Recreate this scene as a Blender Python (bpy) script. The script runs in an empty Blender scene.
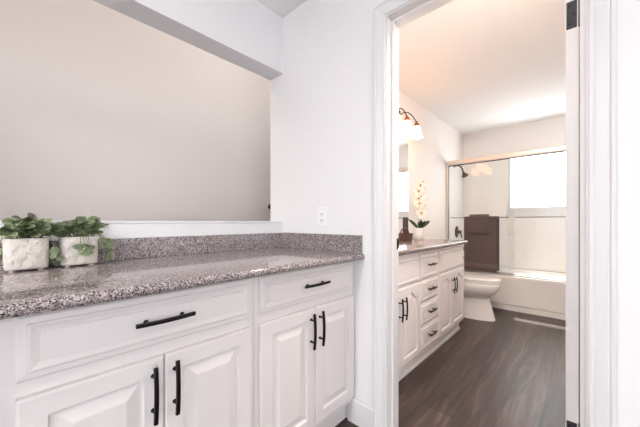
import bpy, bmesh, math, random
from mathutils import Vector, Matrix
random.seed(7)
C = bpy.context.scene.collection
S = bpy.context.scene
PI = math.pi

# ------------------------------------------------------------------ camera, world, sun, exposure
YAW = math.atan(265.5/286)
cd = bpy.data.cameras.new('camera'); cam = bpy.data.objects.new('camera', cd); C.objects.link(cam)
cd.sensor_fit = 'HORIZONTAL'; cd.sensor_width = 36; cd.lens = 36*286/640
cd.shift_y = 8.5/640; cd.clip_start = 0.02
cam.location = (0, 0, 1.09); cam.rotation_euler = (PI/2, 0, YAW)
S.camera = cam

w = bpy.data.worlds.new('world'); S.world = w; w.use_nodes = True
bg = w.node_tree.nodes['Background']
bg.inputs['Color'].default_value = (0.90, 0.955, 1.0, 1); bg.inputs['Strength'].default_value = 6.5

def light(name, kind, loc, energy, color=(1, 1, 1), target=None, **kw):
    d = bpy.data.lights.new(name, kind); d.energy = energy; d.color = color
    for k, v in kw.items(): setattr(d, k, v)
    o = bpy.data.objects.new(name, d); C.objects.link(o); o.location = loc
    if target is not None:
        o.rotation_euler = (Vector(target)-Vector(loc)).to_track_quat('-Z', 'Y').to_euler()
    return o

light('sun', 'SUN', (0, 8, 5), 9.0, (1, .96, .9), target=(0.2, 8-1.08, 5-1.793), angle=0.008)
# portals: guide the sky's light through the tub window and the added side window
p = light('tub_window_portal', 'AREA', (-.40, 5.02, 1.62), 1, target=(-.40, 0, 1.62), shape='RECTANGLE', size=.86, size_y=.86)
p.data.cycles.is_portal = True
p = light('added_window_portal', 'AREA', (2.69, -1.2, 1.45), 1, target=(0, -1.2, 1.45), shape='RECTANGLE', size=1.5, size_y=1.9)
p.data.cycles.is_portal = True
# unseen fill lights added overhead to brighten the front room and the hall
light('front_fill', 'AREA', (-.6, -1.9, 2.44), 52, (1, .985, .97), target=(-.6, -1.9, 0), shape='DISK', size=.5)
light('hall_fill', 'AREA', (-1.95, .3, 2.96), 8.5, (1, .95, .9), target=(-1.95, .3, 0), shape='RECTANGLE', size=.5, size_y=3)

S.view_settings.view_transform = 'Standard'; S.view_settings.look = 'None'
S.view_settings.exposure = 0.54; S.view_settings.gamma = 1.0
S.view_settings.use_curve_mapping = False

light('bath_fill', 'AREA', (-.45, 1.62, 2.45), 22, (1, .87, .76), target=(-.45, 1.62, 0), shape='DISK', size=.30)  # fill light added out of view by the doorway to brighten the bathroom

# ------------------------------------------------------------------ materials
def s2l(c):
    return tuple(((v/255)/12.92 if v/255 <= .04045 else ((v/255+.055)/1.055)**2.4) for v in c)+(1,)

def mat(name, col, rough=.5, metal=0, bump=None, spec=None, emit=None, strength=0):
    m = bpy.data.materials.new(name); m.use_nodes = True
    nt = m.node_tree; b = nt.nodes['Principled BSDF']
    b.inputs['Base Color'].default_value = s2l(col)
    b.inputs['Roughness'].default_value = rough; b.inputs['Metallic'].default_value = metal
    if spec is not None: b.inputs['Specular IOR Level'].default_value = spec
    if emit:
        b.inputs['Emission Color'].default_value = emit+(1,); b.inputs['Emission Strength'].default_value = strength
    if bump:
        sc, st, dist = bump
        tc = nt.nodes.new('ShaderNodeTexCoord'); n = nt.nodes.new('ShaderNodeTexNoise')
        n.inputs['Scale'].default_value = sc; n.inputs['Detail'].default_value = 3
        bp = nt.nodes.new('ShaderNodeBump'); bp.inputs['Strength'].default_value = st; bp.inputs['Distance'].default_value = dist
        nt.links.new(tc.outputs['Object'], n.inputs['Vector']); nt.links.new(n.outputs['Fac'], bp.inputs['Height'])
        nt.links.new(bp.outputs['Normal'], b.inputs['Normal'])
    return m

def ramp(nt, stops, interp='LINEAR'):
    r = nt.nodes.new('ShaderNodeValToRGB'); e = r.color_ramp; e.interpolation = interp
    while len(e.elements) < len(stops): e.elements.new(.5)
    for el, (p_, c_) in zip(e.elements, stops): el.position = p_; el.color = s2l(c_)
    return r

def granite(name, dark=(0, 0, 0)):
    m = bpy.data.materials.new(name); m.use_nodes = True; nt = m.node_tree; b = nt.nodes['Principled BSDF']
    tc = nt.nodes.new('ShaderNodeTexCoord')
    v = nt.nodes.new('ShaderNodeTexVoronoi'); v.inputs['Scale'].default_value = 320; v.inputs['Randomness'].default_value = 1
    sep = nt.nodes.new('ShaderNodeSeparateColor')
    r = ramp(nt, [(0, (48, 40, 42)), (.07, (92, 84, 84)), (.22, (134, 124, 123)), (.46, (172, 160, 158)), (.70, (200, 191, 189)), (.88, (218, 212, 210))], 'CONSTANT')
    for el in r.color_ramp.elements: el.color = tuple(c*(1-k) for c, k in zip(el.color[:3], dark))+(1,)
    n = nt.nodes.new('ShaderNodeTexNoise'); n.inputs['Scale'].default_value = 60; n.inputs['Detail'].default_value = 5
    mx = nt.nodes.new('ShaderNodeMix'); mx.data_type = 'RGBA'; mx.blend_type = 'OVERLAY'; mx.inputs['Factor'].default_value = .5
    L = nt.links.new
    L(tc.outputs['Object'], v.inputs['Vector']); L(tc.outputs['Object'], n.inputs['Vector'])
    L(v.outputs['Color'], sep.inputs['Color']); L(sep.outputs[0], r.inputs['Fac'])
    L(r.outputs['Color'], mx.inputs[6]); L(n.outputs['Fac'], mx.inputs[7]); L(mx.outputs[2], b.inputs['Base Color'])
    b.inputs['Roughness'].default_value = .07; b.inputs['IOR'].default_value = 1.62
    return m

def wood_floor(name):
    m = bpy.data.materials.new(name); m.use_nodes = True; nt = m.node_tree; b = nt.nodes['Principled BSDF']; L = nt.links.new
    tc = nt.nodes.new('ShaderNodeTexCoord'); mp = nt.nodes.new('ShaderNodeMapping'); mp.inputs['Rotation'].default_value = (0, 0, PI/2)
    L(tc.outputs['Object'], mp.inputs['Vector'])
    br = nt.nodes.new('ShaderNodeTexBrick')
    for k, v_ in (('Scale', 1), ('Mortar Size', .0016), ('Mortar Smooth', .2), ('Bias', 0), ('Brick Width', 1.22), ('Row Height', .18)):
        br.inputs[k].default_value = v_
    br.inputs['Color1'].default_value = s2l((74, 60, 56)); br.inputs['Color2'].default_value = s2l((98, 82, 77)); br.inputs['Mortar'].default_value = s2l((46, 35, 31))
    br.offset = .37; br.offset_frequency = 2
    L(mp.outputs['Vector'], br.inputs['Vector'])
    mp2 = nt.nodes.new('ShaderNodeMapping'); mp2.inputs['Scale'].default_value = (10, .7, 1); L(tc.outputs['Object'], mp2.inputs['Vector'])
    n = nt.nodes.new('ShaderNodeTexNoise'); n.inputs['Scale'].default_value = 2.2; n.inputs['Detail'].default_value = 8; n.inputs['Roughness'].default_value = .62; n.inputs['Distortion'].default_value = 1.2
    L(mp2.outputs['Vector'], n.inputs['Vector'])
    r = ramp(nt, [(.30, (58, 50, 48)), (.5, (126, 119, 116)), (.70, (208, 200, 195))]); L(n.outputs['Fac'], r.inputs['Fac'])
    mx = nt.nodes.new('ShaderNodeMix'); mx.data_type = 'RGBA'; mx.blend_type = 'OVERLAY'; mx.inputs['Factor'].default_value = .8
    L(br.outputs['Color'], mx.inputs[6]); L(r.outputs['Color'], mx.inputs[7]); L(mx.outputs[2], b.inputs['Base Color'])
    b.inputs['Roughness'].default_value = .38
    bp = nt.nodes.new('ShaderNodeBump'); bp.inputs['Strength'].default_value = .12; bp.inputs['Distance'].default_value = .002
    L(n.outputs['Fac'], bp.inputs['Height']); L(bp.outputs['Normal'], b.inputs['Normal'])
    return m

def clear_glass(name, tint=(1, 1, 1, 1), ior=1.45):
    m = bpy.data.materials.new(name); m.use_nodes = True; nt = m.node_tree; nt.nodes.clear(); L = nt.links.new
    o = nt.nodes.new('ShaderNodeOutputMaterial'); t = nt.nodes.new('ShaderNodeBsdfTransparent'); t.inputs['Color'].default_value = tint
    g = nt.nodes.new('ShaderNodeBsdfGlossy'); g.inputs['Roughness'].default_value = .0
    f = nt.nodes.new('ShaderNodeFresnel'); f.inputs['IOR'].default_value = ior
    ge = nt.nodes.new('ShaderNodeNewGeometry'); mr_ = nt.nodes.new('ShaderNodeMapRange')   # same reflectance from either face of the pane
    mr_.inputs['To Min'].default_value = ior; mr_.inputs['To Max'].default_value = 1/ior
    L(ge.outputs['Backfacing'], mr_.inputs['Value']); L(mr_.outputs[0], f.inputs['IOR'])
    mx = nt.nodes.new('ShaderNodeMixShader')
    L(f.outputs[0], mx.inputs[0]); L(t.outputs[0], mx.inputs[1]); L(g.outputs[0], mx.inputs[2]); L(mx.outputs[0], o.inputs[0])
    return m

def leaf_mat(name, mid, edge, rough=.45):
    m = bpy.data.materials.new(name); m.use_nodes = True; nt = m.node_tree; b = nt.nodes['Principled BSDF']; L = nt.links.new
    uv = nt.nodes.new('ShaderNodeUVMap'); sp = nt.nodes.new('ShaderNodeSeparateXYZ'); L(uv.outputs['UV'], sp.inputs[0])
    r = ramp(nt, [(.0, edge), (.08, mid), (.55, mid), (1, edge)]); L(sp.outputs['X'], r.inputs['Fac'])
    r2 = ramp(nt, [(0, (138, 138, 138)), (1, (232, 232, 222))]); L(sp.outputs['Y'], r2.inputs['Fac'])
    mx = nt.nodes.new('ShaderNodeMix'); mx.data_type = 'RGBA'; mx.blend_type = 'OVERLAY'; mx.inputs['Factor'].default_value = .8
    L(r.outputs['Color'], mx.inputs[6]); L(r2.outputs['Color'], mx.inputs[7]); L(mx.outputs[2], b.inputs['Base Color'])
    b.inputs['Roughness'].default_value = rough
    return m

def towel_mat(name, col):
    m = mat(name, col, .95, spec=.1); nt = m.node_tree; b = nt.nodes['Principled BSDF']; L = nt.links.new
    tc = nt.nodes.new('ShaderNodeTexCoord'); n = nt.nodes.new('ShaderNodeTexNoise'); n.inputs['Scale'].default_value = 240; n.inputs['Detail'].default_value = 2
    L(tc.outputs['Object'], n.inputs['Vector'])
    bp = nt.nodes.new('ShaderNodeBump'); bp.inputs['Strength'].default_value = .8; bp.inputs['Distance'].default_value = .004
    L(n.outputs['Fac'], bp.inputs['Height']); L(bp.outputs['Normal'], b.inputs['Normal'])
    b.inputs['Sheen Weight'].default_value = .3
    return m

def weave_mat(name, a, c):
    m = mat(name, a, .7); nt = m.node_tree; b = nt.nodes['Principled BSDF']; L = nt.links.new
    tc = nt.nodes.new('ShaderNodeTexCoord'); ch = nt.nodes.new('ShaderNodeTexChecker'); ch.inputs['Scale'].default_value = 70
    ch.inputs['Color1'].default_value = s2l(a); ch.inputs['Color2'].default_value = s2l(c)
    L(tc.outputs['Object'], ch.inputs['Vector']); L(ch.outputs['Color'], b.inputs['Base Color'])
    bp = nt.nodes.new('ShaderNodeBump'); bp.inputs['Distance'].default_value = .004; L(ch.outputs['Fac'], bp.inputs['Height']); L(bp.outputs['Normal'], b.inputs['Normal'])
    return m

M = dict(
    wall=mat('wall_paint', (240, 238, 239), .75, bump=(80, .35, .005)),
    wall_hall=mat('hall_paint', (226, 218, 215), .8, bump=(95, .15, .003)),
    bath=mat('bath_paint', (247, 242, 238), .75, bump=(95, .15, .003)),
    ceil=mat('ceiling_paint', (244, 242, 241), .85, bump=(60, .2, .004)),
    trim=mat('trim_paint', (230, 228, 229), .35),
    cab=mat('cabinet_paint', (235, 228, 227), .38),
    dark=mat('cabinet_gap', (120, 108, 106), .8),
    black=mat('black_metal', (24, 20, 20), .38, .6),
    hinge=mat('hinge_metal', (66, 66, 70), .45, .7),
    bronze=mat('bronze_metal', (74, 52, 44), .4, .7),
    copper=mat('copper_metal', (150, 92, 70), .42, .6),
    nickel=mat('satin_nickel', (224, 212, 202), .34, .85),
    chrome=mat('polished_chrome', (210, 208, 206), .12, 1),
    granite=granite('speckled_granite', (.22, .245, .235)), granite_brown=granite('brown_granite', (.42, .49, .51)), floor=wood_floor('plank_floor'), bar=mat('brushed_metal', (142, 140, 138), .3, .9),
    glass=clear_glass('clear_glass'), shower_glass=clear_glass('shower_glass', (.985, .995, .992, 1)),
    mirror=mat('mirror_silver', (245, 245, 245), .0, 1),
    porcelain=mat('porcelain', (244, 240, 237), .12), acrylic=mat('white_acrylic', (242, 238, 234), .22),
    towel=towel_mat('brown_terry', (99, 84, 85)), band=towel_mat('brown_band', (118, 100, 99)),
    pot=mat('white_ceramic', (214, 205, 198), .6, bump=(38, 1, .012)), potplain=mat('plain_ceramic', (244, 240, 236), .3),
    soil=mat('soil', (60, 48, 40), .95), leaf=leaf_mat('variegated_leaf', (92, 104, 76), (150, 158, 122)),
    stem=mat('plant_stem', (112, 116, 78), .6), orchid_leaf=leaf_mat('orchid_leaf', (30, 50, 28), (44, 66, 38), .3),
    petal=mat('orchid_petal', (240, 231, 218), .6), lip=mat('orchid_lip', (176, 140, 104), .6),
    weave=weave_mat('woven_brown', (72, 48, 44), (112, 78, 68)), plastic=mat('white_plastic', (246, 245, 245), .3),
    slot=mat('socket_slot', (90, 88, 88), .6), paper=mat('tissue_paper', (245, 243, 240), .9),
    shade=mat('frosted_glass_lit', (255, 244, 230), .5, emit=(1.0, .51, .23), strength=3.9),
)

# ------------------------------------------------------------------ mesh helpers (world coordinates; a parent's location is subtracted when linked)
LOC = {}
class MB:
    def __init__(s): s.v = []; s.f = []; s.uv = {}
    def add(s, vs, fs, uvs=None):
        o = len(s.v); s.v += [tuple(p_) for p_ in vs]
        for f in fs: s.f.append(tuple(i+o for i in f))
        if uvs:
            for i, u in enumerate(uvs): s.uv[o+i] = u
        return s
    def box(s, x0, x1, y0, y1, z0, z1):
        return s.add([(x, y, z) for x in (x0, x1) for y in (y0, y1) for z in (z0, z1)],
                     [(0, 1, 3, 2), (4, 6, 7, 5), (0, 4, 5, 1), (2, 3, 7, 6), (0, 2, 6, 4), (1, 5, 7, 3)])
    def loops(s, loops, cap0=True, cap1=True, closed=True):
        n = len(loops[0]); vs = [p_ for l in loops for p_ in l]; fs = []
        for i in range(len(loops)-1):
            for j in range(n if closed else n-1):
                k = (j+1) % n
                fs.append((i*n+j, i*n+k, (i+1)*n+k, (i+1)*n+j))
        if cap0: fs.append(tuple(reversed(range(n))))
        if cap1: fs.append(tuple((len(loops)-1)*n+j for j in range(n)))
        return s.add(vs, fs)
    def tube(s, pts, r, n=10, cap=True):
        pts = [Vector(q) for q in pts]; rs = r if isinstance(r, (list, tuple)) else [r]*len(pts); L_ = []
        up = None
        for i, q in enumerate(pts):
            t = (pts[min(i+1, len(pts)-1)]-pts[max(i-1, 0)]).normalized()
            if up is None:
                up = Vector((0, 0, 1)) if abs(t.z) < .9 else Vector((1, 0, 0))
            a = t.cross(up).normalized(); b_ = a.cross(t).normalized(); up = b_
            L_.append([q+(a*math.cos(k*2*PI/n)+b_*math.sin(k*2*PI/n))*rs[i] for k in range(n)])
        return s.loops(L_, cap, cap)
    def lathe(s, prof, c, axis=(0, 0, 1), n=24, cap0=True, cap1=True):
        q = Vector((0, 0, 1)).rotation_difference(Vector(axis).normalized()); c = Vector(c)
        return s.loops([[c+q @ Vector((r*math.cos(k*2*PI/n), r*math.sin(k*2*PI/n), h)) for k in range(n)] for r, h in prof], cap0, cap1)
    def prism(s, poly, axis, a, b):
        """poly: 2D points; extruded along axis x ((y,z) points), y ((x,z)) or z ((x,y)) from a to b."""
        f = {'x': lambda u, v, t: (t, u, v), 'y': lambda u, v, t: (u, t, v), 'z': lambda u, v, t: (u, v, t)}[axis]
        return s.loops([[f(u, v, a) for u, v in poly], [f(u, v, b) for u, v in poly]])
    def build(s, name, m, parent=None, smooth=False, bevel=0, seg=2, mods=()):
        off = LOC.get(parent.name, Vector((0, 0, 0))) if parent else Vector((0, 0, 0))
        me = bpy.data.meshes.new(name)
        me.from_pydata([tuple(Vector(p_)-off) for p_ in s.v], [], s.f); me.update()
        if s.uv:
            ul = me.uv_layers.new(name='UVMap')
            for lp in me.loops: ul.data[lp.index].uv = s.uv.get(lp.vertex_index, (0, .5))
        bm = bmesh.new(); bm.from_mesh(me)
        bmesh.ops.recalc_face_normals(bm, faces=bm.faces); bm.to_mesh(me); bm.free()
        me.materials.append(m)
        o = bpy.data.objects.new(name, me); C.objects.link(o)
        if parent:
            o.parent = parent; LOC[o.name] = off
        else: LOC[o.name] = Vector((0, 0, 0))
        if smooth:
            for pl in me.polygons: pl.use_smooth = True
            me.set_sharp_from_angle(angle=math.radians(smooth if smooth is not True else 45))
        if bevel:
            md = o.modifiers.new('bevel', 'BEVEL'); md.width = bevel; md.segments = seg; md.limit_method = 'ANGLE'; md.angle_limit = math.radians(40)
        return o

def box(x0, x1, y0, y1, z0, z1): return MB().box(x0, x1, y0, y1, z0, z1)
def thing(name, label, cat, loc, group=None, kind=None):
    o = bpy.data.objects.new(name, None); C.objects.link(o); o.location = loc; o.empty_display_size = .05
    LOC[o.name] = Vector(loc); tag(o, label, cat, group, kind); return o
def tag(o, label=None, cat=None, group=None, kind=None):
    if label: o['label'] = label
    if cat: o['category'] = cat
    if group: o['group'] = group
    if kind: o['kind'] = kind
    return o
def struct(o, label, cat): return tag(o, label, cat, None, 'structure')

# ------------------------------------------------------------------ dimensions
YD, YB = 1.271, 1.391          # door wall: front face, bathroom face
XL, XH = -1.528, -1.668        # pass-through wall: front face, hall face
ZC = 2.494                     # ceiling
ZCT = .922                     # front countertop
XT, XV = -1.45, -.90           # bathroom left wall, vanity face
YE = 4.95                      # wall behind the tub
HX = -2.60                     # hall wall
JL, JR, ZH = -.725, 0.0, 2.115 # door opening between the jambs

# ------------------------------------------------------------------ setting
struct(box(-2.8, 2.8, -2.9, 5.25, -.1, 0).build('floor', M['floor']), 'dark brown wood plank floor running through the doorway', 'floor')
struct(box(XH, 2.7, -2.7, YE+.1, ZC, ZC+.1).build('ceiling', M['ceil']), 'flat off-white ceiling', 'ceiling')
struct(box(HX-.1, XH, -2.8, YE, 3.0, 3.1).build('ceiling_hall', M['ceil']), 'higher ceiling of the hall beyond the pass-through opening', 'ceiling')
wl = MB().box(XH, XL, -2.7, YD, 0, 1.083).box(XH, XL, -2.7, YD, 2.113, 3.05).box(XH, XL, -2.7, -.9, 1.083, 2.113)
struct(wl.build('wall_left', M['wall']), 'white wall over the granite counter with a long pass-through opening', 'wall')
struct(box(XH-.004, XL+.004, -.9, YD, 1.083, 1.095).build('trim_1', M['trim'], bevel=.002), 'thin white cap board on the ledge of the pass-through opening', 'trim')
wd = MB().box(XH, JL-.018, YD, YB, 0, ZC+.05).box(JR+.018, 2.7, YD, YB, 0, ZC+.05).box(JL-.018, JR+.018, YD, YB, ZH+.018, ZC+.05)
struct(wd.build('wall_front', M['wall']), 'white textured wall holding the bathroom doorway and the outlet', 'wall')
struct(box(HX-.1, HX, -2.8, YE, 0, 3.05).build('wall_hall', M['wall_hall']), 'plain warm grey wall seen through the pass-through opening', 'wall')
struct(MB().box(HX, XH, -2.8, -2.7, 0, 3.05).box(HX, XT-.12, YE-.1, YE, 0, 3.05).build('wall_hall_end', M['wall_hall']), 'grey end walls of the hall beyond the opening', 'wall')
WY0, WY1, WZ0, WZ1 = -1.95, -.45, .5, 2.4  # unseen window opening, added and sized to light the vanity and door wall
wr = MB().box(2.6, 2.7, -2.7, WY0, 0, ZC).box(2.6, 2.7, WY1, YD, 0, ZC).box(2.6, 2.7, WY0, WY1, 0, WZ0).box(2.6, 2.7, WY0, WY1, WZ1, ZC)
struct(wr.build('wall_right', M['wall']), 'white wall right of the front room with an added wide window', 'wall')
struct(box(XH, 2.7, -2.7, -2.6, 0, ZC).build('wall_rear', M['wall']), 'white wall behind the camera', 'wall')
def window(name, x0, x1, z0, z1, y0, y1, label, mull):
    r = thing(name, label, 'window', ((x0+x1)/2, (y0+y1)/2, z0), kind='structure')
    b = .045; f = MB().box(x0, x0+b, y0, y1, z0, z1).box(x1-b, x1, y0, y1, z0, z1).box(x0+b, x1-b, y0, y1, z0, z0+b).box(x0+b, x1-b, y0, y1, z1-b, z1)
    for q in mull: f.box(q-.02, q+.02, y0, y1, z0+b, z1-b)
    f.build('window_frame', M['trim'], r, bevel=.004)
    box(x0+b, x1-b, (y0+y1)/2-.002, (y0+y1)/2+.002, z0+b, z1-b).build('window_glass', M['glass'], r)
    return r
wz = thing('added_window', 'unseen wide window added in the right wall to light the front room', 'window', (2.65, -1.2, WZ0), kind='structure')
f = MB().box(2.62, 2.68, WY0, WY0+.045, WZ0, WZ1).box(2.62, 2.68, WY1-.045, WY1, WZ0, WZ1).box(2.62, 2.68, -1.22, -1.18, WZ0+.045, WZ1-.045)
f.box(2.62, 2.68, WY0+.045, WY1-.045, WZ0, WZ0+.045).box(2.62, 2.68, WY0+.045, WY1-.045, WZ1-.045, WZ1).build('window_frame', M['trim'], wz, bevel=.004)
box(2.648, 2.652, WY0+.045, WY1-.045, WZ0+.045, WZ1-.045).build('window_glass', M['glass'], wz)

# bathroom shell
struct(box(XT-.12, XT, YB, YE+.1, 0, 3.05).build('wall_bath_left', M['bath']), 'white bathroom wall carrying the mirror and vanity light', 'wall')
struct(box(.07, .17, YB, YE+.1, 0, ZC).build('wall_bath_right', M['bath']), 'white bathroom wall behind the open door', 'wall')
BX0, BX1, BZ0, BZ1 = -.85, .03, 1.20, 2.11
wb = MB().box(XT, BX0, YE, YE+.12, 0, ZC).box(BX1, .07, YE, YE+.12, 0, ZC).box(BX0, BX1, YE, YE+.12, 0, BZ0).box(BX0, BX1, YE, YE+.12, BZ1, ZC)
struct(wb.build('wall_bath_end', M['bath']), 'white wall above the tub with the bright window', 'wall')
w1 = window('window_1', BX0, BX1, BZ0, BZ1, YE+.02, YE+.07, 'bright white-framed window above the bathtub', [])
ws = MB().box(BX0-.02, BX1+.02, YE-.02, YE+.02, BZ0-.03, BZ0).build('window_sill', M['trim'], w1, bevel=.004)
MB().box(BX0+.045, BX1-.045, YE+.015, YE+.055, BZ0+.045, BZ0+.10).build('sash_rail', M['trim'], w1, bevel=.004)

# door frame, casings, door
df = thing('door_frame', 'white moulded door frame around the bathroom doorway', 'door frame', (JL, YD, 0), kind='structure')
jb = MB().box(JL-.018, JL, YD-.002, YB+.002, 0, ZH).box(JR, JR+.018, YD-.002, YB+.002, 0, ZH).box(JL-.018, JR+.018, YD-.002, YB+.002, ZH, ZH+.018)
jb.build('jamb', M['trim'], df, bevel=.0015)
st = MB().box(JL, JL+.012, 1.312, 1.350, 0, ZH).box(JR-.014, JR, 1.312, 1.350, 0, ZH).box(JL+.012, JR-.012, 1.312, 1.350, ZH-.012, ZH)
st.build('door_stop', M['trim'], df, bevel=.002)
# casing profile: distance from opening -> thickness
CP = [(0, 0), (0, .010), (.004, .013), (.010, .013), (.013, .010), (.019, .012), (.044, .017), (.049, .014), (.053, .019), (.060, .019), (.064, .016), (.064, 0)]
def casing(side):
    mb = MB(); g = .006
    xl, xr, zt = JL-g, JR+g, ZH+g
    L_ = []
    for d, t in CP:
        y = YD-t if side == 'front' else YB+t
        L_.append([(xl-d, y, 0), (xl-d, y, zt+d), (xr+d, y, zt+d), (xr+d, y, 0)])
    n = len(L_)
    vs = [p_ for l in L_ for p_ in l]
    fs = [(i*4+j, i*4+j+1, (i+1)*4+j+1, (i+1)*4+j) for i in range(n-1) for j in range(3)]
    mb.add(vs, fs)
    return mb.build('casing', M['trim'], df)
casing('front'); casing('back')
sp = MB().box(JL-.001, JL+.0025, 1.352, 1.388, .945, 1.005).box(JL-.001, JL+.004, 1.386, 1.393, .955, .995)
tag(sp.build('strike_plate', M['black'], df, bevel=.002), 'dark metal strike plate')

dr = thing('door_1', 'white open door seen edge-on at the right of the doorway', 'door', (-.022, YB, 0), kind='structure')
box(-.054, -.0172, YB+.002, YB+.712, .012, ZH-.004).build('door_slab', M['trim'], dr, bevel=.002)
for z0 in (1.797, .26):
    h = MB().box(-.052, -.0225, YB-.001, YB+.003, z0, z0+.10)
    ho = h.build('hinge', M['hinge'], dr, bevel=.004); tag(ho, 'dark grey metal hinge leaf')
    MB().tube([(-.014, YB+.004, z0), (-.014, YB+.004, z0+.10)], .0055).build('hinge_knuckle', M['hinge'], ho, smooth=True)
    for zz, xx in ((.018, -.044), (.05, -.031), (.082, -.044)):
        MB().lathe([(.0035, 0), (.003, .0012), (.001, .0012)], (xx, YB-.0008, z0+zz), (0, -1, 0), 12).build('screw', M['black'], ho)

def baseboard(name, label, x0, x1, y, sgn, axis='y'):
    P = [(0, 0), (.014, 0), (.014, .100), (.011, .106), (.013, .111), (.012, .120), (.006, .130), (.005, .140), (0, .140)]
    return struct(MB().prism([(y-sgn*t, z) for t, z in P], 'x', x0, x1).build(name, M['trim']), label, 'baseboard')
baseboard('baseboard_front', 'white moulded baseboard between the vanity and the doorway', -.96, -.7955, YD, 1)
baseboard('baseboard_right', 'white moulded baseboard right of the doorway', .0705, 2.6, YD, 1)

# ------------------------------------------------------------------ cabinet pieces
def panel(mb, y0, y1, z0, z1, x, prof, arch=0, arch_from=1, n=13):
    """raised panel facing +X: prof = list of (inset, height over x)."""
    L_ = []
    for i, (s, h) in enumerate(prof):
        a, b, c, d = y0+s, y1-s, z0+s, z1-s
        lp = [(x+h, a, c), (x+h, b, c)]
        for k in range(n):
            t = k/(n-1); y = b+(a-b)*t
            drop = 0
            if arch and i >= arch_from:
                q = min(abs(t-.5)*2/.72, 1); drop = arch*(1-(.5+.5*math.cos(PI*q)))
            lp.append((x+h, y, d-drop))
        L_.append(lp)
    return mb.loops(L_)
DOOR = [(0, 0), (0, .014), (.002, .0175), (.006, .019), (.052, .019), (.0535, .012), (.058, .0085), (.063, .0082), (.067, .0092), (.093, .0185), (.096, .019)]
DRAW = [(0, 0), (0, .009), (.004, .0125), (.017, .0135), (.020, .0182), (.0235, .019), (.037, .0125), (.039, .0122), (.0405, .0185)]
def sc(prof, k): return [(a*k, h) for a, h in prof]
def pull(parent, c, length, vertical, name='pull_handle', th=.011, m='black', post=True):
    mb = MB(); x, y, z = c; L_ = []
    N = 12
    for i in range(N+1):
        t = -1+2*i/N; a = t*length/2; hx = x+.031-.006*t*t; wd_ = th/2; tk = .0042
        prof = [(hx-tk, -wd_), (hx+tk*.7, -wd_), (hx+tk, -wd_*.6), (hx+tk, wd_*.6), (hx+tk*.7, wd_), (hx-tk, wd_)]
        L_.append([(px, y+o, z+a) if vertical else (px, y+a, z+o) for px, o in prof])
    mb.loops(L_)
    o = mb.build(name, M[m], parent, smooth=40)
    for sgn in (-1, 1):
        a = sgn*length*.31; q = (y, z+a) if vertical else (y+a, z)
        MB().tube([(x-.001, q[0], q[1]), (x+.003, q[0], q[1]), (x+.004, q[0], q[1]), (x+.030, q[0], q[1])], [.0065, .0065, .0042, .0042], 10).build('handle_post', M[m], o, smooth=40)
    return o

# ------------------------------------------------------------------ front vanity
CF = -.915-.019                 # face frame plane; doors stand .019 proud
ZK = .115
def front_unit(y0, y1, dl, dr_, label, pull_z=.806, doors=True, shift=.0, wall_end=False):
    """y0,y1: carcass; dl,dr_: extent of drawer/doors"""
    u = thing('base_cabinet', label, 'cabinet', ((XL+CF)/2, (y0+y1)/2, 0), 'white base cabinets under the front counter')
    b = MB().box(XL+.002, CF, y0+.0008, y1-.0008, ZK, .888)
    b.build('body', M['cab'], u, bevel=.001)
    MB().box(XL+.002, CF-.045, y0+.0008, y1-.0008, 0, ZK).build('toe_kick', M['cab'], u)
    d = panel(MB(), dl, dr_, .731, .878, CF, DRAW).build('drawer_front', M['cab'], u)
    pull(d, (CF+.018, (dl+dr_)/2+shift, pull_z), .160, False)
    mid = (dl+dr_)/2
    for a, c, hy in ((dl, mid-.0015, mid-.031), (mid+.0015, dr_, mid+.028)):
        q = panel(MB(), a, c, .146, .695, CF, DOOR).build('door', M['cab'], u)
        pull(q, (CF+.018, hy, .596), .160, True)
    return u
front_unit(-.022, .633, .005, .612, 'white cabinet below the plants, wide drawer over two doors, left of the two seen whole')
front_unit(.633, YD-.001, .652, 1.259, 'white cabinet under the counter beside the doorway wall', shift=-.005)
front_unit(-.672, -.022, -.645, -.040, 'white cabinet under the counter cut off by the left frame edge')

# counter with rolled nose
ct = thing('countertop', 'grey speckled granite countertop on the front vanity', 'countertop', (-1.2, .3, .889))
r_ = .0155; zc = ZCT-r_
prof = [(XL+.001, .891), (-.872, .891)]+[(-.872+r_*math.cos(a), zc+r_*math.sin(a)) for a in [(-PI/2+PI*k/10) for k in range(11)]]+[(XL+.001, ZCT)]
MB().prism(prof, 'y', -.70, YD-.001).build('slab', M['granite'], ct, smooth=35)
MB().box(XL+.001, XL+.021, -.70, YD-.001, ZCT, 1.017).build('backsplash', M['granite'], ct, bevel=.002)
MB().box(XL+.021, -.870, YD-.021, YD-.001, ZCT, 1.019).build('side_splash', M['granite'], ct, bevel=.002)

# outlet
ou = thing('wall_outlet', 'white electrical outlet plate on the wall above the granite side splash', 'outlet', (-1.158, YD, 1.12))
box(-1.158-.038, -1.158+.038, YD-.006, YD, 1.062, 1.180).build('cover_plate', M['plastic'], ou, bevel=.003)
box(-1.158-.017, -1.158+.017, YD-.0085, YD-.004, 1.087, 1.155).build('receptacle', M['plastic'], ou, bevel=.001)
for z in (1.138, 1.100):
    MB().box(-1.158-.008, -1.158-.005, YD-.0095, YD-.008, z-.006, z+.006).box(-1.158+.005, -1.158+.008, YD-.0095, YD-.008, z-.006, z+.006).box(-1.158-.002, -1.158+.002, YD-.0095, YD-.008, z-.014, z-.010).build('socket_slots', M['slot'], ou)

# hall wall knob
kn = MB().lathe([(.012, 0), (.012, .02), (.03, .03), (.034, .045), (.026, .058), (.004, .062)], (HX, 1.955, 1.262), (1, 0, 0), 20)
tag(kn.build('wall_knob', M['bronze'], smooth=True), 'small dark round knob on the grey hall wall at the right end of the opening', 'knob')

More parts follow.
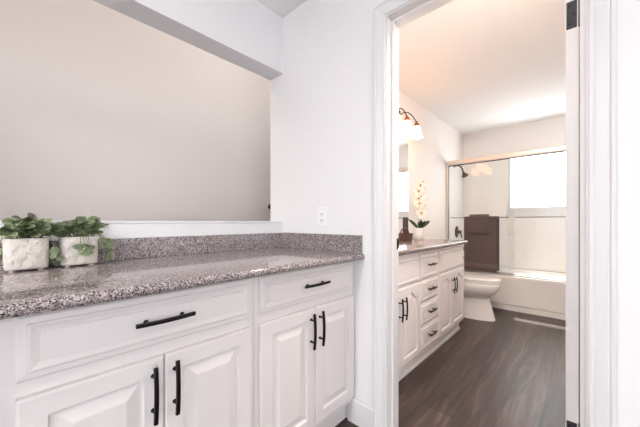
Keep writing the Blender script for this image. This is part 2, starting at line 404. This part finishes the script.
# ------------------------------------------------------------------ planters
def rrect(cx, cy, hx, hy, r, z, n=5):
    out = []
    for sx, sy, a0 in ((1, 1, 0), (-1, 1, PI/2), (-1, -1, PI), (1, -1, 3*PI/2)):
        for k in range(n+1):
            a = a0+PI/2*k/n; out.append((cx+sx*(hx-r)+r*math.cos(a), cy+sy*(hy-r)+r*math.sin(a), z))
    return out
def leaf(mb, base, d, up, L_, W, rnd, fold=.12):
    d = Vector(d).normalized(); side = d.cross(Vector(up)); side = side.normalized() if side.length > 1e-4 else Vector((1, 0, 0)); nrm = side.cross(d).normalized()
    P = Vector(base); vs = []; uvs = []; fs = []
    prof = [(0, .10), (.14, .52), (.32, .88), (.52, 1), (.72, .86), (.88, .52), (1, .06)]
    for t, w_ in prof:
        bend = -nrm*(t*t)*L_*.16
        for sgn in (-1, -.62, 0, .62, 1):
            vs.append(P+d*(t*L_)+side*(sgn*w_*W/2)+nrm*(abs(sgn)*w_*W*fold)+bend); uvs.append((max(abs(sgn), 1 if t in (0, 1) else 0), rnd))
    for i in range(len(prof)-1):
        for j in range(4): fs.append((i*5+j, i*5+j+1, (i+1)*5+j+1, (i+1)*5+j))
    mb.add(vs, fs, uvs)
def planter(cx, cy, label, trail, seed):
    rg = random.Random(seed)
    u = thing('potted_plant', label, 'potted plant', (cx, cy, ZCT), 'pair of trailing plants in white ceramic pots')
    hx, hy, z0, H = .048, .0562, ZCT+.006, .106
    L_ = [rrect(cx, cy, hx*k, hy*k, .024*k, z0+h) for k, h in ((.88, 0), (.95, .002), (.975, .008), (.995, .03), (1, .06), (.998, .09), (.99, H), (.94, H), (.93, H-.018))]
    pt = MB().loops(L_).build('pot', M['pot'], u, smooth=50)
    MB().loops([rrect(cx, cy, hx*.918, hy*.918, .02, z0+H-.0175), rrect(cx, cy, hx*.8, hy*.8, .02, z0+H-.008)]).build('soil', M['soil'], u)
    for sx, sy in ((1, 1), (1, -1), (-1, 1), (-1, -1)):
        MB().lathe([(.008, 0), (.0095, .008)], (cx+sx*hx*.55, cy+sy*hy*.62, ZCT), n=12).build('foot', M['pot'], pt)
    fo, sm = MB(), MB(); top = Vector((cx, cy, z0+H-.01))
    tips = []
    for k in range(52):
        a = rg.uniform(0, 2*PI); rr = rg.uniform(.1, 1)
        tips.append(Vector((cx+math.cos(a)*rr*.062, cy+math.sin(a)*rr*.090, z0+H+rg.uniform(.006, .070)*(1-.45*rr*rr))))
    tips = [Vector((min(max(q.x, XL+.032), cx+.038), q.y, max(q.z, z0+H+.008))) for q in tips]
    tips += [Vector(q) for q in trail]
    for q in tips:
        base = top+Vector(((q.x-cx)*.35, (q.y-cy)*.35, 0)); mid = (base+q)/2+Vector((0, 0, .026))
        if q.z < z0+H: mid = Vector((q.x*.6+base.x*.4, q.y*.6+base.y*.4, z0+H+.02))
        sm.tube([base, base.lerp(mid, .6)+Vector((0, 0, .004)), mid, mid.lerp(q, .55), q], .0011, 5)
        low = q.z < z0+H+.003
        for j in range(3 if low else 5):
            t = (.86 if low else .35)+.165*j
            pos = mid.lerp(q, min(max((t-.3)/.7, 0), 1))
            out = Vector((q.x-cx, q.y-cy, 0)); out = out.normalized() if out.length > .005 else Vector((1, 0, 0))
            d = out*rg.uniform(.2, 1)+Vector((rg.uniform(-.9, .9), rg.uniform(-.9, .9), rg.uniform(-.15, .55)))
            upv = Vector((rg.uniform(.1, 1.3), rg.uniform(-.7, .3), .75))
            if low: pos = pos+Vector((rg.uniform(0, .008), rg.uniform(-.010, .010), rg.uniform(-.008, .012)))
            if low: d = Vector((rg.uniform(-.1, .3), rg.uniform(-1, 1), rg.uniform(-.8, .3))); upv = Vector((1, rg.uniform(-.6, 0), .3))
            Lf = rg.uniform(.024, .036)
            if pos.x < XL+.055 and d.x < 0: d.x = abs(d.x)
            leaf(fo, pos, d, upv, Lf, Lf*rg.uniform(.64, .78), rg.random())
    fo.build('foliage', M['leaf'], u, smooth=True); sm.build('stems', M['stem'], u)
    return u
planter(-1.437, .035, 'trailing green plant in the white textured pot nearer the left frame edge',
        [(-1.40, .108, .985), (-1.42, .112, .955), (-1.43, .105, .94), (-1.41, -.04, .96), (-1.45, -.035, .98)], 11)
planter(-1.447, .177, 'trailing green plant in white pot, sprig hanging over the pot front',
        [(-1.385, .187, .985), (-1.388, .205, .975), (-1.384, .175, .965), (-1.45, .262, .985), (-1.43, .268, .975), (-1.44, .255, 1.01), (-1.385, .195, 1.0)], 29)

# ------------------------------------------------------------------ bathroom vanity
ZB = .905
BF = XV-.019
def bath_unit(y0, y1, label, kind):
    u = thing('vanity_cabinet', label, 'cabinet', ((XT+BF)/2, (y0+y1)/2, 0), 'white cabinets of the bathroom vanity')
    MB().box(XT+.002, BF, y0+.0006, y1-.0006, .09, ZB-.036).build('body', M['cab'], u, bevel=.001)
    k = MB().box(XT+.002, BF-.03, y0+.0006, y1-.0006, 0, .09).build('toe_kick', M['cab'], u)
    MB().prism([(BF-.03, 0), (BF-.016, 0), (BF-.018, .014), (BF-.03, .02)], 'y', y0+.0006, y1-.0006).build('shoe_moulding', M['trim'], k)
    a, b = y0+.010, y1-.010
    if kind == 'doors':
        panel(MB(), a, b, .655, .842, BF, sc(DRAW, .9)).build('false_front', M['cab'], u)
        mid = (a+b)/2
        for c, d, hy in ((a, mid-.0015, mid-.030), (mid+.0015, b, mid+.030)):
            q = panel(MB(), c, d, .115, .640, BF, sc(DOOR, .85), arch=.045, arch_from=4).build('door', M['cab'], u)
            pull(q, (BF+.018, hy, .510), .150, True)
    else:
        for z0, z1 in ((.655, .842), (.480, .640), (.305, .465), (.115, .290)):
            d = panel(MB(), a, b, z0, z1, BF, sc(DRAW, .9)).build('drawer_front', M['cab'], u)
            pull(d, (BF+.018, (a+b)/2, (z0+z1)/2+.01), .135, False)
    return u
bath_unit(1.455, 2.075, 'white bathroom vanity cabinet nearest the doorway, two arched doors', 'doors')
bath_unit(2.075, 2.445, 'white bathroom vanity drawer stack between the two arched-door cabinets', 'drawers')
bath_unit(2.445, 3.115, 'white bathroom vanity cabinet nearest the toilet, two arched doors', 'doors')
bc = thing('vanity_countertop', 'granite countertop on the bathroom vanity seen through the doorway', 'countertop', (-1.15, 2.3, ZB-.035))
r_ = .015; zc = ZB-r_
prof = [(XT+.001, ZB-.035), (-.885, ZB-.035)]+[(-.885+r_*math.cos(a), zc+r_*math.sin(a)) for a in [(-PI/2+PI*k/8) for k in range(9)]]+[(XT+.001, ZB)]
MB().prism(prof, 'y', YB+.024, 3.135).build('slab', M['granite_brown'], bc, smooth=35)
M['granite_brown'].node_tree.nodes['Principled BSDF'].inputs['IOR'].default_value = 1.45
M['granite_brown'].node_tree.nodes['Principled BSDF'].inputs['Roughness'].default_value = .16

mr = thing('wall_mirror', 'tall frameless mirror on the bathroom wall above the vanity counter', 'mirror', (XT, 2.2, 1.0))
box(XT+.0005, XT+.006, 1.50, 3.0, .945, 2.03).build('mirror_glass', M['mirror'], mr)

# vanity light
vl = thing('vanity_light', 'bronze vanity light with bell-shaped frosted glass shades above the mirror', 'wall lamp', (XT, 2.5, 2.24))
MB().box(XT+.001, XT+.022, 2.27, 2.79, 2.20, 2.265).build('backplate', M['bronze'], vl, bevel=.008)
for y in (2.28, 2.505, 2.73, 2.955):
    yw = min(y-.05, 2.77)
    pts = []
    for k in range(11):
        t = k/10; a = PI*t
        pts.append((XT+.022+.098*t, yw+(y-yw)*t, 2.212+.058*math.sin(a*.86)-.078*t*t))
    ar = MB().tube(pts, .0055, 8).build('arm', M['bronze'], vl, smooth=True)
    zt = pts[-1][2]
    cp = MB().lathe([(.008, .014), (.012, .002), (.034, -.034), (.037, -.044)], (XT+.12, y, zt), n=20).build('socket_cup', M['copper'], vl, smooth=True)
    sh = MB().lathe([(.030, -.040), (.040, -.056), (.045, -.085), (.048, -.115), (.054, -.142), (.066, -.165), (.064, -.165), (.051, -.141), (.043, -.085), (.028, -.044)], (XT+.12, y, zt), n=28).build('shade', M['shade'], vl, smooth=True)

# orchid
oc = thing('orchid', 'white orchid in a white pot on the bathroom counter beside the mirror', 'potted plant', (-1.29, 2.93, ZB))
ox, oy = -1.29, 2.93
MB().lathe([(.042, 0), (.046, .004), (.051, .06), (.054, .122), (.049, .122), (.046, .11)], (ox, oy, ZB), n=28).build('pot', M['potplain'], oc, smooth=40)
MB().lathe([(.042, .105), (.02, .112)], (ox, oy, ZB), n=20).build('soil', M['soil'], oc)
for dx, dy, e, L_ in ((-.55, -.8, 1.0, .15), (.55, .8, .75, .16), (.8, -.5, .8, .12), (-.3, .8, 1.1, .11), (.7, -.75, 1.5, .11)):
    mb = MB(); leaf(mb, (ox+.008*dx, oy+.008*dy, ZB+.112), (dx, dy, e), (.65, -.75, .6), L_, .04, .5, .15)
    mb.build('leaf', M['orchid_leaf'], oc, smooth=True)
spts = [(ox, oy, ZB+.11), (ox-.004, oy+.004, ZB+.25), (ox-.004, oy+.008, ZB+.40), (ox, oy+.004, ZB+.52), (ox+.012, oy-.004, ZB+.60)]
MB().tube(spts, .0028, 8).build('stem', M['stem'], oc, smooth=True)
def flower(c, d, s, seed):
    rg = random.Random(seed); d = Vector(d).normalized(); u_ = d.cross(Vector((0, 0, 1))).normalized(); v_ = u_.cross(d)
    mb = MB(); c = Vector(c)
    for k in range(5):
        a = PI/2+k*2*PI/5; wd_ = 1.15 if k in (1, 4) else .75
        ax = u_*math.cos(a)+v_*math.sin(a)
        leaf(mb, c, ax+d*.25, d, s*.55, s*.5*wd_, .5, .08)
    o = mb.build('flower', M['petal'], oc, smooth=True)
    MB().lathe([(.003, .002), (.010, .006), (.012, .013), (.005, .022)], c, d, 10).build('flower_lip', M['lip'], o, smooth=True)
k = 0
for i, (t, sx, sy) in enumerate(((.30, 1, -.6), (.36, .4, .9), (.44, 1, -.2), (.50, .5, -1), (.55, 1, .7), (.64, .9, -.5), (.70, .6, .8), (.79, 1, -.1), (.86, .7, -.9), (.93, 1, .4), (.60, .2, -1), (.74, .2, -1))):
    z = ZB+.10+t*.52
    flower((ox+.006+.022*sx, oy+.026*sy, z+.02), (sx, sy*.8-.5, .1), (.112-.03*max(t-.6, 0)/.4), i)

# basket
bk = thing('wicker_basket', 'small brown woven basket with an arched handle on the bathroom counter', 'basket', (-1.30, 2.62, ZB))
bx, by = -1.29, 2.60
MB().loops([rrect(bx, by, .055*k_, .085*k_, .03, ZB+h) for k_, h in ((.86, 0), (.95, .02), (1, .055), (1.03, .075), (.97, .075), (.9, .015))]).build('body', M['weave'], bk, smooth=40)
MB().tube([(bx, by-.085*math.cos(PI*k_/12), ZB+.07+.055*math.sin(PI*k_/12)) for k_ in range(13)], .006, 8).build('handle', M['weave'], bk, smooth=True)

# paper holder on the vanity end
ph = thing('toilet_paper_holder', 'dark bronze paper holder on the end of the bathroom vanity', 'paper holder', (-.95, 3.115, .72))
for x in (-.935, -1.075):
    q = MB().lathe([(.022, 0), (.022, .005), (.008, .012), (.008, .055), (.013, .060), (.013, .072), (.004, .076)], (x, 3.1145, .72), (0, 1, 0), 16).build('bracket', M['bronze'], ph, smooth=40)
MB().tube([(-1.075, 3.178, .72), (-.935, 3.178, .72)], .007, 10).build('roller', M['bronze'], ph, smooth=True)

# ------------------------------------------------------------------ toilet
tl = thing('toilet', 'white toilet with closed lid between the vanity and the bathtub', 'toilet', (-1.1, 3.62, 0))
TY = 3.63
def oval(xb, xf, hw, z, n=32, e=2.35):
    cx, a = (xb+xf)/2, (xf-xb)/2; out = []
    for k_ in range(n):
        t = 2*PI*k_/n; c_, s_ = math.cos(t), math.sin(t)
        ex = e if c_ < 0 else 2.0
        out.append((cx+a*math.copysign(abs(c_)**(2/ex), c_), TY+hw*math.copysign(abs(s_)**(2/e), s_), z))
    return out
MB().loops([oval(-1.30, -.728, .115, 0), oval(-1.30, -.73, .114, .012), oval(-1.31, -.742, .103, .06), oval(-1.32, -.765, .098, .15), oval(-1.32, -.785, .098, .225), oval(-1.31, -.775, .118, .258),
            oval(-1.28, -.735, .150, .288), oval(-1.26, -.700, .172, .33), oval(-1.25, -.682, .180, .375), oval(-1.25, -.678, .182, .405), oval(-1.25, -.686, .176, .414)]).build('bowl', M['porcelain'], tl, smooth=60)
st_ = MB().loops([oval(-1.22, -.682, .176, .416), oval(-1.22, -.676, .181, .420), oval(-1.22, -.676, .181, .432), oval(-1.22, -.682, .176, .436)]).build('seat', M['porcelain'], tl, smooth=60)
MB().loops([oval(-1.22, -.682, .176, .439), oval(-1.22, -.674, .182, .443), oval(-1.22, -.674, .182, .456), oval(-1.22, -.684, .174, .463), oval(-1.20, -.75, .12, .467)]).build('lid', M['porcelain'], tl, smooth=60)
tk = MB().loops([rrect(-1.345, TY, .090, .205, .03, .40), rrect(-1.342, TY, .098, .222, .03, .42), rrect(-1.340, TY, .100, .232, .03, .74)]).build('tank', M['porcelain'], tl, smooth=40)
MB().loops([rrect(-1.340, TY, .106, .240, .03, .742), rrect(-1.340, TY, .106, .240, .03, .765), rrect(-1.340, TY, .098, .232, .03, .775)]).build('tank_lid', M['porcelain'], tk, smooth=40)
MB().loops([rrect(-1.28, TY, .10, .12, .04, .36), rrect(-1.29, TY, .12, .15, .04, .40)]).build('deck', M['porcelain'], tl, smooth=40)
MB().tube([(-1.24, TY-.16, .70), (-1.222, TY-.16, .70), (-1.222, TY-.10, .695)], .006, 8).build('flush_lever', M['chrome'], tk, smooth=True)

# ------------------------------------------------------------------ bathtub and surround
YT = 4.165; ZT = .425; TX0, TX1 = XT+.002, .068
tb = thing('bathtub', 'white alcove bathtub with a plain front apron under the sliding glass doors', 'bathtub', ((TX0+TX1)/2, 4.55, 0))
def rr2(x0, x1, y0, y1, r, z): return rrect((x0+x1)/2, (y0+y1)/2, (x1-x0)/2, (y1-y0)/2, r, z)
Y1 = YE-.012
MB().loops([rr2(TX0, TX1, YT+.012, Y1, .004, 0), rr2(TX0, TX1, YT+.012, Y1, .004, .062), rr2(TX0, TX1, YT+.002, Y1, .004, .075), rr2(TX0, TX1, YT, Y1, .004, .37), rr2(TX0, TX1, YT-.008, Y1, .004, .39), rr2(TX0, TX1, YT-.008, Y1, .006, ZT-.006), rr2(TX0+.004, TX1-.004, YT-.002, Y1-.004, .006, ZT),
            rr2(TX0+.09, TX1-.07, YT+.085, Y1-.06, .10, ZT), rr2(TX0+.10, TX1-.08, YT+.095, Y1-.07, .10, ZT-.02), rr2(TX0+.16, TX1-.22, YT+.14, Y1-.12, .12, .10), rr2(TX0+.24, TX1-.3, YT+.2, Y1-.18, .10, .08)]).build('tub_shell', M['acrylic'], tb, smooth=35)
sr = thing('tub_surround', 'glossy white wall panels around the bathtub', 'tub surround', (XT, 4.6, ZT))
box(XT+.001, XT+.009, YT+.10, YE-.012, ZT+.001, 1.93).build('side_panel', M['acrylic'], sr, bevel=.002)
box(XT+.009, .06, YE-.011, YE-.001, ZT+.001, BZ0-.032).build('back_panel', M['acrylic'], sr, bevel=.002)

# shower doors
sd = thing('shower_door', 'sliding glass shower door with pale metal header above the bathtub', 'shower door', (-.7, 4.2, ZT))
YG = 4.215
MB().prism([(YG-.038, 1.88), (YG-.042, 1.90), (YG-.040, 1.945), (YG+.040, 1.945), (YG+.040, 1.88)], 'x', TX0, TX1).build('header_rail', M['nickel'], sd, bevel=.004)
MB().box(TX0, TX1, YG-.036, YG+.036, ZT+.001, ZT+.018).box(TX0, TX1, YG-.004, YG+.004, ZT+.018, ZT+.035).build('bottom_track', M['chrome'], sd, bevel=.002)
MB().box(TX0, TX0+.03, YG-.034, YG+.034, ZT+.036, 1.879).build('side_jamb', M['nickel'], sd, bevel=.003)
MB().box(TX1-.03, TX1, YG-.034, YG+.034, ZT+.036, 1.879).build('side_jamb', M['nickel'], sd, bevel=.003)
MB().box(TX0+.03, TX1-.03, YG-.034, YG-.012, 1.872, 1.8795).box(TX0+.0305, TX0+.036, YG-.026, YG-.010, ZT+.037, 1.871).build('dark_strip', M['hinge'], sd)  # thin dark strips along the header bottom and the left jamb
def sheet(x0, x1, y, barx, outer):
    g = box(x0, x1, y-.003, y+.003, ZT+.04, 1.879).build('glass_panel', M['shower_glass'], sd)
    yo = y-.05 if outer else y-.003-.012
    b = MB().tube([(barx[0], yo, 1.148), (barx[1], yo, 1.148)], .0065, 10)
    tag(b.build('towel_bar', M['bar'], g, smooth=40), None)
    for x in (barx[0]+.02, barx[1]-.02):
        MB().tube([(x, yo, 1.148), (x, y-.003, 1.148)], .007, 8).build('bar_post', M['chrome'], g, smooth=40)
    return g
sheet(TX0+.037, -.645, YG-.018, (-1.375, -.69), True)
sheet(-.715, TX1-.032, YG+.018, (-.64, 0.0), False)

# towels over the outer bar
YBAR = YG-.018-.05
def drape(name, label, x0, x1, zf, zb, off, rad, m, seed, wave=.004, th=.008, skew=0):
    rg = random.Random(seed); N = 18; pr = []
    def surf(r, extra):
        L_ = []
        for i in range(N+1):
            t = i/N; x = x0+(x1-x0)*t; ph1 = rg.random()*0
            wv = wave*math.sin(t*9+seed)
            pts = []
            for k_ in range(13): pts.append((YBAR-r-off+wv*(1-k_/12), zf+(1.148-zf)*k_/12))
            for k_ in range(1, 8):
                a = PI-PI*k_/8; pts.append((YBAR+(r+off)*math.cos(a), 1.148+(r+off)*math.sin(a)))
            for k_ in range(13): pts.append((YBAR+r+off, 1.148-(1.148-zb)*k_/12))
            L_.append([(x+skew*max(0, min(1, (i2-12)/8)), y, z) for i2, (y, z) in enumerate(pts)])
        return L_
    o_, i_ = surf(rad+th, 0), surf(rad, 0)
    mb = MB().loops([a+list(reversed(b)) for a, b in zip(o_, i_)])
    o = mb.build(name, m, None, smooth=50)
    tag(o, label, 'towel'); 
    return o
bt = drape('bath_towel', 'large dark brown bath towel hanging on the shower door bar', -1.195, -.815, .452, .475, 0, .008, M['towel'], 1, skew=.022)
ln = MB().box(-1.192, -.803, YBAR-.022, YBAR-.0165, .505, .555)
ln.build('woven_band', M['band'], bt)
drape('hand_towel', 'small dark brown hand towel folded over the top of the bath towel', -1.125, -.905, .945, .99, .018, .008, M['towel'], 4, wave=.003, th=.018)

# shower head, valve, spout
shd = thing('overhead_shower', 'dark bronze shower head on a curved arm above the tub', 'shower head', (XT, 4.5, 1.93))
XW = XT+.009
MB().lathe([(.028, 0), (.026, .006), (.010, .012)], (XW, 4.5, 1.93), (1, 0, 0), 18).build('flange', M['bronze'], shd, smooth=40)
MB().tube([(XW+.004, 4.5, 1.93), (XW+.05, 4.5, 1.928), (XW+.085, 4.5, 1.91), (XW+.115, 4.5, 1.87), (XW+.125, 4.5, 1.83)], .010, 10).build('shower_arm', M['bronze'], shd, smooth=True)
MB().lathe([(.012, 0), (.014, .02), (.022, .04), (.045, .075), (.048, .085), (.042, .088)], (XW+.122, 4.5, 1.835), (.45, -.1, -1), 22).build('spray_head', M['bronze'], shd, smooth=40)
sv = thing('shower_valve', 'round dark bronze shower valve with lever on the tub wall', 'shower valve', (XT, 4.6, .94))
MB().lathe([(.088, 0), (.086, .006), (.05, .014), (.024, .02), (.022, .06), (.018, .065)], (XW, 4.62, .94), (1, 0, 0), 28).build('escutcheon', M['bronze'], sv, smooth=40)
MB().tube([(XW+.055, 4.62, .94), (XW+.062, 4.62, .90), (XW+.075, 4.62, .855)], [.010, .008, .010], 10).build('lever', M['bronze'], sv, smooth=True)
ts = thing('tub_spout', 'bronze tub spout below the shower valve', 'tub spout', (XT, 4.62, .70))
MB().tube([(XW+.0, 4.62, .70), (XW+.03, 4.62, .70), (XW+.10, 4.62, .695), (XW+.125, 4.62, .675)], [.024, .022, .021, .018], 12).build('spout_body', M['bronze'], ts, smooth=True)
